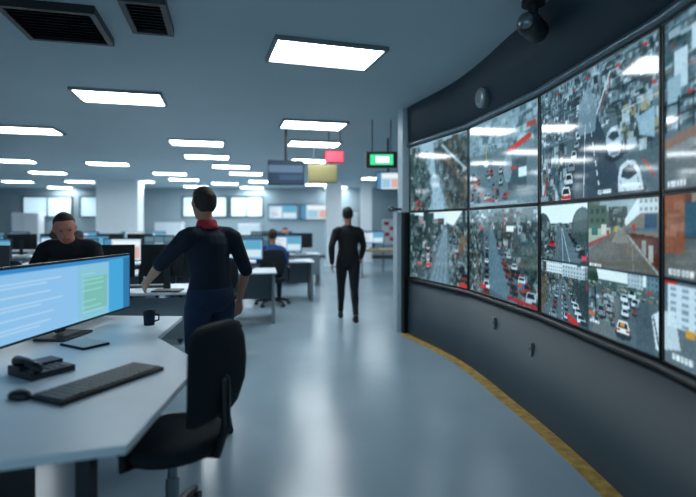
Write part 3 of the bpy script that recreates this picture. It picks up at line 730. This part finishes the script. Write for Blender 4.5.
cabinet(at(25, 0, 20.4)[0], 20.4, 1.1, 1.9, 'tall white cabinet at the back wall, at the far left')
cabinet(at(168, 0, 20.4)[0], 20.4, 1.1, 1.5, 'white cabinet at the back wall right of the wide pillar')
cabinet(at(249, 0, 20.4)[0], 20.4, .9, 1.45, 'white cabinet at the back wall left of the cyan wall display')
cabinet(at(351, 0, 20.4)[0], 20.4, .6, 1.9, 'white cabinet at the back wall behind the walking person')

# ------------------------------------------------------------------ furniture
def make_chair(m):
    t = thing('office_chair', '', 'chair', (0,0,0), 0)
    bm = bmesh.new()
    for k in range(5):
        a = 2*PI*k/5+.3; c, s = math.cos(a), math.sin(a)
        tube(bm, [(0.02*c, .02*s, .115), (.15*c, .15*s, .105), (.29*c, .29*s, .075)], [.026, .022, .017], 8)
    cyl(bm, (0, 0), .045, .085, .15, 16); new_obj('base', bm, M_black, t, smooth=False)
    for k in range(5):
        a = 2*PI*k/5+.3; c, s = math.cos(a), math.sin(a)
        bm = bmesh.new(); d = Vector((-s, c, 0))
        for q in (-1, 1): tube(bm, [Vector((.295*c, .295*s, .0285))+d*q*.008, Vector((.295*c, .295*s, .0285))+d*q*.024], .0285, 12, False)
        tube(bm, [(.295*c, .295*s, .03), (.29*c, .29*s, .075)], .008, 6, False)
        new_obj('caster', bm, M_dark, t)
    bm = bmesh.new(); cyl(bm, (0, 0), .022, .15, .40, 12); cyl(bm, (0, 0), .032, .15, .28, 12); new_obj('gas_lift', bm, M_metal, t)
    bm = bmesh.new(); loft(bm, [((0, 0, .405), (.16,0,0), (0,.16,0)), ((0, .0, .42), (.23,0,0), (0,.22,0)), ((0, 0, .455), (.25,0,0), (0,.24,0)), ((0, 0, .485), (.235,0,0), (0,.225,0)), ((0, 0, .495), (.18,0,0), (0,.17,0))], 24)
    new_obj('seat', bm, m, t, smooth=True)
    bm = bmesh.new()
    rings = []
    for z, w, y in ((.58, .15, -.215), (.60, .19, -.22), (.70, .215, -.245), (.80, .22, -.25), (.90, .21, -.245), (.97, .18, -.235), (.99, .13, -.23)):
        rings.append(((0, y, z), (w,0,0), (0,.028,0)))
    loft(bm, rings, 24); new_obj('backrest', bm, m, t, smooth=True)
    bm = bmesh.new(); tube(bm, [(0, -.05, .40), (0, -.24, .42), (0, -.285, .55), (0, -.28, .75)], [.022]*4, 8); new_obj('back_support', bm, M_black, t)
    for s in (-1, 1):
        bm = bmesh.new(); tube(bm, [(s*.17, .02, .415), (s*.28, .02, .43), (s*.285, .02, .55), (s*.28, .0, .655)], .014, 8); tube(bm, [(s*.28, -.11, .67), (s*.28, .12, .67)], .026, 10, True, (1,0,0), .6); new_obj('armrest', bm, M_black, t)
    return t
def make_desk(w=1.55, d=.78, h=.74):
    t = thing('desk', '', 'desk', (0,0,0), 0)
    new_obj('tabletop', B(((0, 0, h-.0125), (w, d, .025))), M_desk, t, bevel=.003)
    for s in (-1, 1): new_obj('leg', B(((s*(w/2-.04), 0, (h-.025)/2), (.04, d-.08, h-.025))), M_deskside, t, bevel=.003)
    new_obj('modesty_panel', B(((0, d/2-.06, .47), (w-.122, .02, .42))), M_deskside, t)
    return t
def make_monitor(k):
    t = thing('desktop_monitor', '', 'monitor', (0,0,0), 0)
    monitor_parts(t, .56, .34, .31, mon_pic(k)); return t
def make_keyboard(m=M_black):
    t = thing('keyboard', '', 'keyboard', (0,0,0), 0)
    new_obj('case', B(((0, 0, .008), (.44, .15, .016))), m, t, bevel=.004)
    bm = bmesh.new()
    for r_ in range(5):
        for c_ in range(15): box(bm, (-.196+c_*.028, -.054+r_*.027, .0185), (.023, .022, .005))
    new_obj('keys', bm, M_dark, t); return t
def make_mouse(m):
    bm = bmesh.new(); loft(bm, [((0,0,.0), (.03,0,0), (0,.054,0)), ((0,0,.012), (.031,0,0), (0,.056,0)), ((0,-.004,.026), (.026,0,0), (0,.045,0)), ((0,-.008,.034), (.014,0,0), (0,.025,0))], 18)
    return bm
chair0 = make_chair(M_fab); desk0 = make_desk(); mon0 = [make_monitor(1), make_monitor(2), make_monitor(3)]; kb0 = make_keyboard()
used = {}
def place(proto, loc, rz, label, group=None, mats=None):
    if id(proto) not in used:
        used[id(proto)] = 1; proto.location = loc; proto.rotation_euler = (0,0,rz); proto['label'] = label
        if group: proto['group'] = group
        return proto
    o = dup(proto, loc, rz, label, group, mats); return o

# -------- foreground workstation
DZ = .74
t = thing('desk', 'white foreground desk with angled end, cut by the lower left corner', 'desk', (-1.4, 2.4, 0), 0)
pts = [(-.69, 1.56), (-.735, 2.50), (-1.16, 3.05), (-1.24, 3.75), (-2.5, 3.8), (-2.5, 1.50), (-1.05, 1.44)]
bm = bmesh.new(); prism(bm, [(x+1.4, y-2.4) for x, y in pts][::-1][::-1], DZ-.03, DZ)
bmesh.ops.recalc_face_normals(bm, faces=bm.faces)
new_obj('tabletop', bm, M_desk, t, bevel=.004)
for (x, y) in ((.38, -.45), (-.98, -.75), (-.98, 1.25), (-.0, 1.22)):
    new_obj('leg', B(((x, y, (DZ-.03)/2), (.06, .06, DZ-.03))), M_dark, t, bevel=.004)
new_obj('drawer_unit', B(((-.12, -.55, .31), (.42, .5, .6))), M_dark, t, bevel=.005)
new_obj('cable_tray', B(((-.7, .4, .62), (.12, 1.4, .1))), M_dark, t)
# wide monitor: facing +X and slightly to the camera
dx, dy = (-1.635+1.74), (3.75-2.5)
t = thing('wide_monitor', 'wide monitor with a light blue display on the foreground desk', 'monitor', (-1.70, 3.06, DZ), math.atan2(dy, dx))
monitor_parts(t, 1.42, .41, .265, mon_pic(0))
t = thing('keyboard', 'dark keyboard on the foreground desk in front of the wide monitor', 'keyboard', (-1.06, 2.16, DZ), math.radians(66))
new_obj('case', B(((0, 0, .009), (.52, .19, .018))), M_black, t, bevel=.004)
bm = bmesh.new()
for r_ in range(6):
    for c_ in range(17): box(bm, (-.235+c_*.0293, -.07+r_*.028, .0205), (.024, .023, .005))
new_obj('keys', bm, M_dark, t)
tag(new_obj('computer_mouse', make_mouse(0), M_black, smooth=True, loc=(-1.30, 1.98, DZ)), 'black mouse beside the dark keyboard on the foreground desk', 'mouse').rotation_euler = (0,0,math.radians(70))
# desk phone
t = thing('desk_phone', 'dark desk phone at the near left of the foreground desk', 'phone', (-1.42, 2.32, DZ), math.radians(60))
bm = bmesh.new(); prism(bm, [(-.1,-.1),(.1,-.1),(.1,.1),(-.1,.1)], 0, .03); box(bm, (0, .05, .035), (.2, .1, .02)); new_obj('body', bm, M_dark, t, bevel=.004)
bm = bmesh.new(); tube(bm, [(-.065, -.085, .05), (-.065, 0, .068), (-.065, .085, .06)], [.024, .016, .024], 10); new_obj('handset', bm, M_black, t, smooth=True)
bm = bmesh.new()
for i in range(3):
    for j in range(4): box(bm, (.0+i*.03, -.075+j*.022, .032), (.02, .014, .005))
new_obj('buttons', bm, M_grey, t)
for k, (x, y, a, lb) in enumerate(((-1.62, 1.85, 20, 'dark notebook at the near left edge of the foreground desk'), (-1.5, 2.85, 60, 'dark notebook by the foot of the wide monitor'))):
    t = thing('notebook', lb, 'notebook', (x, y, DZ), math.radians(a)); new_obj('cover', B(((0,0,.006), (.16,.22,.012))), M_fabb, t, bevel=.002); new_obj('pages', B(((.003,0,.0135), (.146,.206,.003))), M_paper, t)
t = thing('coffee_mug', 'dark mug near the angled end of the foreground desk', 'mug', (-1.36, 3.42, DZ), 0)
bm = bmesh.new(); loft(bm, [((0,0,0), (.034,0,0), (0,.034,0)), ((0,0,.095), (.04,0,0), (0,.04,0)), ((0,0,.095), (.035,0,0), (0,.035,0)), ((0,0,.012), (.03,0,0), (0,.03,0))], 20); new_obj('cup', bm, M_fabb, t, smooth=False)
bm = bmesh.new(); tube(bm, [(.036, 0, .075), (.066, 0, .07), (.066, 0, .035), (.034, 0, .025)], .006, 8); new_obj('handle', bm, M_fabb, t)

# foreground chair
place(chair0, (-.80, 2.28, 0), math.radians(70), 'dark office chair pushed under the foreground desk, nearest the camera')

# -------- rows of workstations
ordinal = ['first', 'second', 'third', 'fourth', 'fifth', 'sixth', 'seventh']
rowA = math.radians(10)
rows = [(5.35, 1, -2.2, 3), (7.4, 2, -1.85, 3), (9.5, 3, -1.45, 4), (11.8, 4, -1.45, 5), (14.4, 5, -2.2, 6)]
random.seed(5)
SEATS = {}
for (y0, ri, x0, n) in rows:
    for j in range(n):
        x = x0-1.75*j; y = y0-1.75*j*math.tan(rowA)*.9
        if x < -.70*y-1.2 : continue
        wh = '%s desk from the aisle, %s desk row' % (ordinal[j], ordinal[ri-1])
        R_ = Matrix.Rotation(rowA, 3, 'Z')
        def L(dx_, dy_, z=0):
            v = R_ @ Vector((dx_, dy_, 0)); return (x+v.x, y+v.y, z)
        # workers sit beyond the desk at +Y side? here they sit on the near side facing away for even rows
        flip = ri in (1, 4)
        sg = -1 if flip else 1
        place(desk0, L(0, 0), rowA+(PI if flip else 0), 'white desk, the '+wh, 'desks in rows')
        k1 = random.randrange(3); k2 = random.randrange(3)
        for q, kk in ((-1, k1), (1, k2)):
            side = 'left' if q == -1 else 'right'
            place(mon0[kk], L(q*.31, sg*.22, DZ), rowA+(PI if flip else 0)+sg*q*-.12*sg, '%s monitor of the pair on the %s' % (side, wh), 'paired desk monitors')
        place(kb0, L(0, sg*-.1, DZ), rowA+(PI if flip else 0), 'black keyboard on the '+wh, 'desk keyboards')
        SEATS[(ri, j)] = (L(.0, sg*-.72), rowA+(PI if flip else 0))
        ca = rowA+(PI if flip else 0)+(0 if (ri, j) in ((3,0),(4,0),(3,2),(2,1),(5,1)) else random.uniform(-.3, .3))
        place(chair0, L(.0, sg*-.72), ca, 'office chair at the '+wh, 'office chairs at the desk rows', {'seat': M_fabb, 'backrest': M_fabb} if j % 2 else None)

# desk by the video wall end
x, y = at(384, 0, 13.5)[0], 13.5
t = thing('desk', 'white desk with a yellow edge seen between the walking person and the video wall', 'desk', (x, y, 0), 0)
new_obj('tabletop', B(((0, 0, .745), (1.3, .7, .03))), M_desk, t); new_obj('edge_band', B(((0, -.356, .73), (1.3, .012, .06))), M_ply, t)
for s in (-1, 1): new_obj('leg', B(((s*.6, 0, .365), (.04, .6, .73))), M_deskside, t)
dup(mon0[0], (x-.28, y+.1, .76), 0, 'cyan lit monitor on the yellow-edged desk')
t = thing('notice_board', 'white notice board with red papers beyond the yellow-edged desk', 'notice board', (at(389, 0, 15)[0], 15, 0), 0)
new_obj('board', B(((0, 0, 1.2), (.42, .03, .75))), M_white, t)
for s in (-1, 1): new_obj('leg', B(((s*.17, .03, .42), (.03, .03, .84))), M_dark, t)
for k, (a, b) in enumerate(((-.08, 1.45), (.09, 1.3), (-.06, 1.12), (.1, .98))): new_obj('red_paper', B(((a, -.018, b), (.15, .006, .11))), M_red, t)

# ------------------------------------------------------------------ people
def remesh(bm, voxel, smooth=4, name='m'):
    me = bpy.data.meshes.new(name); bmesh.ops.recalc_face_normals(bm, faces=bm.faces); bm.to_mesh(me); bm.free()
    o = bpy.data.objects.new('tmp', me); C.objects.link(o)
    r = o.modifiers.new('r', 'REMESH'); r.mode = 'VOXEL'; r.voxel_size = voxel; r.use_smooth_shade = True
    if smooth: s = o.modifiers.new('s', 'SMOOTH'); s.factor = .5; s.iterations = smooth
    dg = bpy.context.evaluated_depsgraph_get(); out = bpy.data.meshes.new_from_object(o.evaluated_get(dg))
    out.name = name
    bpy.data.objects.remove(o); bpy.data.meshes.remove(me)
    out.materials.clear()
    return out
V = Vector
def pose_stand():
    return dict(pel=V((0,0,.96)), waist=V((0,.0,1.10)), chest=V((0,.01,1.30)), neck=V((0,.0,1.46)), head=V((0,.03,1.61)),
        shL=V((-.180,0,1.365)), shR=V((.180,0,1.365)), elL=V((-.235,-.01,1.12)), elR=V((.235,-.03,1.12)), wrL=V((-.235,.10,.88)), wrR=V((.245,.06,.87)),
        hipL=V((-.09,0,.90)), hipR=V((.09,0,.90)), knL=V((-.10,.03,.50)), knR=V((.10,.03,.50)), anL=V((-.11,0,.09)), anR=V((.11,0,.09)), toe=V((0,1,0)))
def pose_walk():
    p = pose_stand()
    p.update(knL=V((-.09,.20,.53)), anL=V((-.09,.33,.12)), knR=V((.09,-.06,.50)), anR=V((.09,-.32,.17)), elL=V((-.25,-.12,1.14)), wrL=V((-.24,-.10,.90)), elR=V((.24,.06,1.14)), wrR=V((.22,.24,.96)),
        chest=V((0,.03,1.30)), neck=V((0,.04,1.46)), head=V((0,.07,1.61)))
    return p
def pose_reach():
    p = pose_stand()
    p.update(elL=V((-.28,.16,1.18)), wrL=V((-.26,.38,1.05)), elR=V((.26,-.05,1.12)), wrR=V((.30,.08,.90)), chest=V((0,.04,1.30)), neck=V((0,.05,1.45)), head=V((0,.09,1.59)))
    return p
def pose_lean():
    p = pose_stand()
    p.update(waist=V((0,.06,1.07)), chest=V((0,.17,1.22)), neck=V((0,.28,1.33)), head=V((0,.37,1.42)), shL=V((-.18,.21,1.26)), shR=V((.18,.21,1.26)),
        elL=V((-.27,.33,1.02)), elR=V((.27,.33,1.02)), wrL=V((-.2,.5,.86)), wrR=V((.2,.5,.86)))
    return p
def pose_sit():
    p = pose_stand(); d = V((0, 0, -.385))
    for k in ('pel','waist','chest','neck','head','shL','shR','elL','elR','wrL','wrR','hipL','hipR'): p[k] = p[k]+d
    p.update(elL=V((-.25,.08,.76)), elR=V((.25,.08,.76)), wrL=V((-.18,.30,.775)), wrR=V((.18,.30,.775)),
        knL=V((-.13,.42,.53)), knR=V((.13,.42,.53)), anL=V((-.13,.40,.09)), anR=V((.13,.40,.09)))
    p['pel'].z = .60; p['hipL'].z = .575; p['hipR'].z = .575
    return p
def hand(bm, el, wr, s, curl=.5):
    d = (wr-el).normalized(); side = V((s, 0, 0)); nrm = d.cross(side).normalized(); side = nrm.cross(d).normalized()
    # palm: d along, nrm = width direction
    loft(bm, [(wr, nrm*.026, side*.02), (wr+d*.03, nrm*.034, side*.017), (wr+d*.07, nrm*.042, side*.015), (wr+d*.09, nrm*.04, side*.012)], 12)
    inw = -side
    for i, (off, ln) in enumerate(((.031, .068), (.010, .078), (-.011, .072), (-.031, .056))):
        b = wr+d*.08+nrm*off; p1 = b+(d*math.cos(curl*.5)+inw*math.sin(curl*.5))*ln*.45; p2 = p1+(d*math.cos(curl*1.2)+inw*math.sin(curl*1.2))*ln*.33; p3 = p2+(d*math.cos(curl*1.8)+inw*math.sin(curl*1.8))*ln*.25
        tube(bm, [b, p1, p2, p3], [.0095, .009, .0085, .007], 8)
    b = wr+d*.025+nrm*.03; p1 = b+(d*.6+nrm*.75+inw*.2)*.035; p2 = p1+(d*.9+nrm*.25+inw*.3)*.03; p3 = p2+(d*.95+inw*.35)*.024
    tube(bm, [b, p1, p2, p3], [.013, .011, .010, .008], 8)
def head_geo(bm, c, f, up, face=True):
    """head centred c, facing f"""
    r = f.cross(up).normalized()
    rings = []
    for t, w, d_, off in ((-.112, .022, .028, .028), (-.10, .042, .048, .020), (-.075, .054, .066, .012), (-.04, .064, .082, .004), (0, .071, .091, -.002), (.035, .073, .094, -.006), (.065, .068, .088, -.008), (.09, .052, .068, -.008), (.107, .028, .038, -.008)):
        rings.append((c+up*t+f*off, r*w, f*d_))
    loft(bm, rings, 20)
    # nose, brow, lips, ears
    tube(bm, [c+up*.012+f*.083, c-up*.012+f*.093, c-up*.03+f*.104, c-up*.036+f*.094], [.008, .009, .012, .008], 8)
    for s in (-1, 1):
        tube(bm, [c+up*.022+f*.078+r*s*.05, c+up*.03+f*.086+r*s*.028, c+up*.024+f*.088+r*s*.01], [.006, .007, .006], 6)
        tube(bm, [c+up*.022+r*s*.073, c+up*.0+r*s*.08-f*.006, c-up*.026+r*s*.073], [.011, .013, .009], 8)
    tube(bm, [c-up*.058+f*.079+r*.02, c-up*.056+f*.087, c-up*.058+f*.079-r*.02], [.006, .008, .006], 6)
    tube(bm, [c-up*.067+f*.078+r*.016, c-up*.068+f*.085, c-up*.067+f*.078-r*.016], [.006, .008, .006], 6)
def person(label, loc, rz, pose, top, legs, hair, skin, voxel=.009, sleeve='long', collar=None, height=1.0, group=None, look=0.0, shoes=M_black):
    p = pose
    t = thing('person', label, 'person', loc, rz, group)
    t.scale = (height,)*3
    up_ = (p['neck']-p['chest']).normalized(); hup = (p['head']-p['neck']).normalized().lerp(V((0,0,1)), .6).normalized()
    f = V((math.sin(look), math.cos(look), 0)); f = (f-hup*f.dot(hup)).normalized()
    X = V((1,0,0))
    # body
    bm = bmesh.new()
    def torso(bm, g, top_only=False):
        spine = [(p['pel']-V((0,0,.06)), .150, .105), (p['pel'], .165, .115), (p['waist'], .140, .100), (p['waist'].lerp(p['chest'], .5), .148, .108), (p['chest'], .168, .118), (p['chest'].lerp(p['neck'], .45), .160, .100), (p['chest'].lerp(p['neck'], .75), .095, .075), (p['neck'], .056, .058)]
        rings = []
        for i, (c, a, b) in enumerate(spine):
            q0 = spine[max(0, i-1)][0]; q1 = spine[min(len(spine)-1, i+1)][0]; tt = (q1-q0).normalized()
            bb = tt.cross(X).normalized()
            rings.append((c, X*(a+g), bb*(b+g)))
        loft(bm, rings, 20)
    def arm(bm, S, g, t1=1.0):
        sh, el, wr = p['sh'+S], p['el'+S], p['wr'+S]; cn = p['chest'].lerp(p['neck'], .55)
        pts = [cn.lerp(sh, .35)+up_*.012, sh.lerp(cn, .2)+up_*.006, sh+(el-sh)*.06, sh.lerp(el, .5), el]; rr = [.046, .056, .058, .048, .042]
        if t1 > .5: pts += [el.lerp(wr, .4), el.lerp(wr, .97 if t1 >= 1 else .3)]; rr += [.040, .029 if t1 >= 1 else .041]
        tube(bm, pts, [r+g for r in rr], 12)
    def leg(bm, S, g):
        hp, kn, an = p['hip'+S], p['kn'+S], p['an'+S]
        calf = kn.lerp(an, .3)+V((0,-.012,0))
        tube(bm, [hp, hp.lerp(kn, .4), kn, calf, kn.lerp(an, .7), an+(kn-an).normalized()*.02], [.092+g, .082+g, .058+g, .056+g, .042+g, .038+g], 14)
    torso(bm, -.012)
    for S in 'LR':
        arm(bm, S, -.010 if sleeve == 'long' else -.006); leg(bm, S, -.012); hand(bm, p['el'+S], p['wr'+S], 1 if S == 'R' else -1)
        tube(bm, [p['an'+S], p['an'+S]+V((0,.06,-.045))], [.034, .03], 8)
    tube(bm, [p['neck']-up_*.05, p['neck'], p['head']-hup*.05], [.056, .053, .050], 14)
    head_geo(bm, p['head'], f, hup)
    new_obj('body', remesh(bm, voxel, 3, 'body'), skin, t, smooth=True)
    # garments
    bm = bmesh.new(); torso(bm, .004)
    for S in 'LR': arm(bm, S, .006, 1.0 if sleeve == 'long' else .4)
    new_obj('jacket' if sleeve == 'long' else 'shirt', remesh(bm, voxel*1.2, 3, 'top'), top, t, smooth=True)
    bm = bmesh.new()
    loft(bm, [(p['pel']-V((0,0,.10)), X*.12, V((0,.10,0))), (p['pel']-V((0,0,.05)), X*.168, V((0,.122,0))), (p['pel'], X*.176, V((0,.126,0))), (p['pel'].lerp(p['waist'], .45), X*.160, V((0,.114,0)))], 20)
    for S in 'LR': leg(bm, S, .004)
    new_obj('trousers', remesh(bm, voxel*1.2, 3, 'legs'), legs, t, smooth=True)
    for S in 'LR':
        bm = bmesh.new(); a = p['an'+S]; g0 = a.z-.09
        loft(bm, [((a.x, a.y+.03, g0+.0), (.034,0,0), (0,.115,0)), ((a.x, a.y+.035, g0+.018), (.046,0,0), (0,.135,0)), ((a.x, a.y+.03, g0+.045), (.043,0,0), (0,.12,0)), ((a.x, a.y+.0, g0+.075), (.038,0,0), (0,.075,0)), ((a.x, a.y-.02, g0+.10), (.036,0,0), (0,.048,0))], 18)
        new_obj('shoe', bm, shoes, t, smooth=True)
    # hair cap
    c = p['head']; r = f.cross(hup).normalized(); bm = bmesh.new()
    rings = []
    for tt, w, d_, off in ((-.06, .045, .035, -.052), (-.02, .074, .062, -.040), (.02, .080, .072, -.036), (.05, .080, .078, -.031), (.08, .070, .084, -.012), (.105, .052, .064, -.010), (.124, .024, .032, -.010)):
        rings.append((c+hup*tt+f*off, r*w, f*d_))
    loft(bm, rings, 20); new_obj('hair', remesh(bm, voxel, 2, 'hair'), hair, t, smooth=True)
    for s in (-1, 1):
        bm = bmesh.new(); q = c+hup*.008+f*.083+r*s*.031; ellipsoid(bm, q, (.011, .011, .009)); e = new_obj('eye', bm, M_eye, t, smooth=True)
        bm = bmesh.new(); q2 = q+f*.0085; ellipsoid(bm, q2, (.0075, .004, .0075), 10, 8); new_obj('iris', bm, M_iris, e, smooth=True)
    bm = bmesh.new(); tube(bm, [c-hup*.062+f*.083+r*.019, c-hup*.061+f*.092, c-hup*.062+f*.083-r*.019], .0045, 6); new_obj('lips', bm, M_lip, t)
    if collar:
        bm = bmesh.new(); q = p['neck']; rings = []
        for a, rr in ((-.035, .086), (-.012, .074), (.022, .066), (.03, .058)): rings.append((q+up_*a+V((0,-.004,0)), X*rr, (up_.cross(X)).normalized()*rr))
        loft(bm, rings, 20); new_obj('collar', bm, collar, t, smooth=True)
    return t
# the big figure by the foreground desk
person('person in a navy short-sleeved top with a red collar standing at the foreground desk', (-.93, 3.38, 0), math.radians(48), pose_reach(), M_navy, M_jean, M_hairb, M_skin, .0075, 'short', M_red, .985, look=.1)
person('person in a black top leaning over beyond the wide monitor, at the left', (-2.32, 4.28, 0), math.radians(-165), pose_lean(), M_blackcloth, M_blackcloth, M_hairb, M_skin2, .009, 'long', None, .985, look=-.3)
person('person in black clothes walking away down the aisle', (0.0, 7.2, 0), math.radians(4), pose_walk(), M_blackcloth, M_blackcloth, M_hairk, M_skin, .010, 'long', None, .97)
# seated workers, one mesh set re-used
sitter = None
seated = [((3, 0), 'person in a blue shirt seated at the aisle end of the third desk row', M_bluecloth, M_hairb),
          ((4, 0), 'person in dark clothes seated at the aisle end of the fourth desk row', M_blackcloth, M_hairk),
          ((3, 2), 'person in a teal shirt seated in the third row of desks, third from the aisle', M_tealcloth, M_hairb),
          ((2, 1), 'person in a black top seated second from the aisle in the second row', M_blackcloth, M_hairk),
          ((5, 1), 'person in a pale grey shirt seated in the farthest row, second from the aisle', M_greycloth, M_hairg)]
for key, lb, tm, hm in seated:
    if key not in SEATS: continue
    (sx, sy, _), rz = SEATS[key]
    if sitter is None:
        sitter = person(lb, (sx, sy, 0), rz, pose_sit(), tm, M_jean, hm, M_skin, .012, 'long')
        sitter['group'] = 'people seated at the desk rows'
    else:
        dup(sitter, (sx, sy, 0), rz, lb, 'people seated at the desk rows', {'jacket': tm, 'hair': hm})

# ------------------------------------------------------------------ world, camera, view
w = bpy.data.worlds.new('world'); bpy.context.scene.world = w; w.use_nodes = True
w.node_tree.nodes['Background'].inputs['Color'].default_value = (.30, .48, .60, 1)
w.node_tree.nodes['Background'].inputs['Strength'].default_value = 1.3
cam = bpy.data.cameras.new('camera'); co = bpy.data.objects.new('camera', cam); C.objects.link(co)
co.location = (0, 0, EYE); co.rotation_euler = (PI/2, 0, 0)
cam.sensor_width = 36; cam.lens = 36*F/696; cam.shift_y = -24.5/696
cam.clip_start = .05; cam.clip_end = 100
cam.dof.use_dof = True; cam.dof.focus_distance = 3.6; cam.dof.aperture_fstop = .9
sc = bpy.context.scene; sc.camera = co
sc.view_settings.view_transform = 'Standard'; sc.view_settings.look = 'None'; sc.view_settings.gamma = 1
sc.view_settings.exposure = 0.12
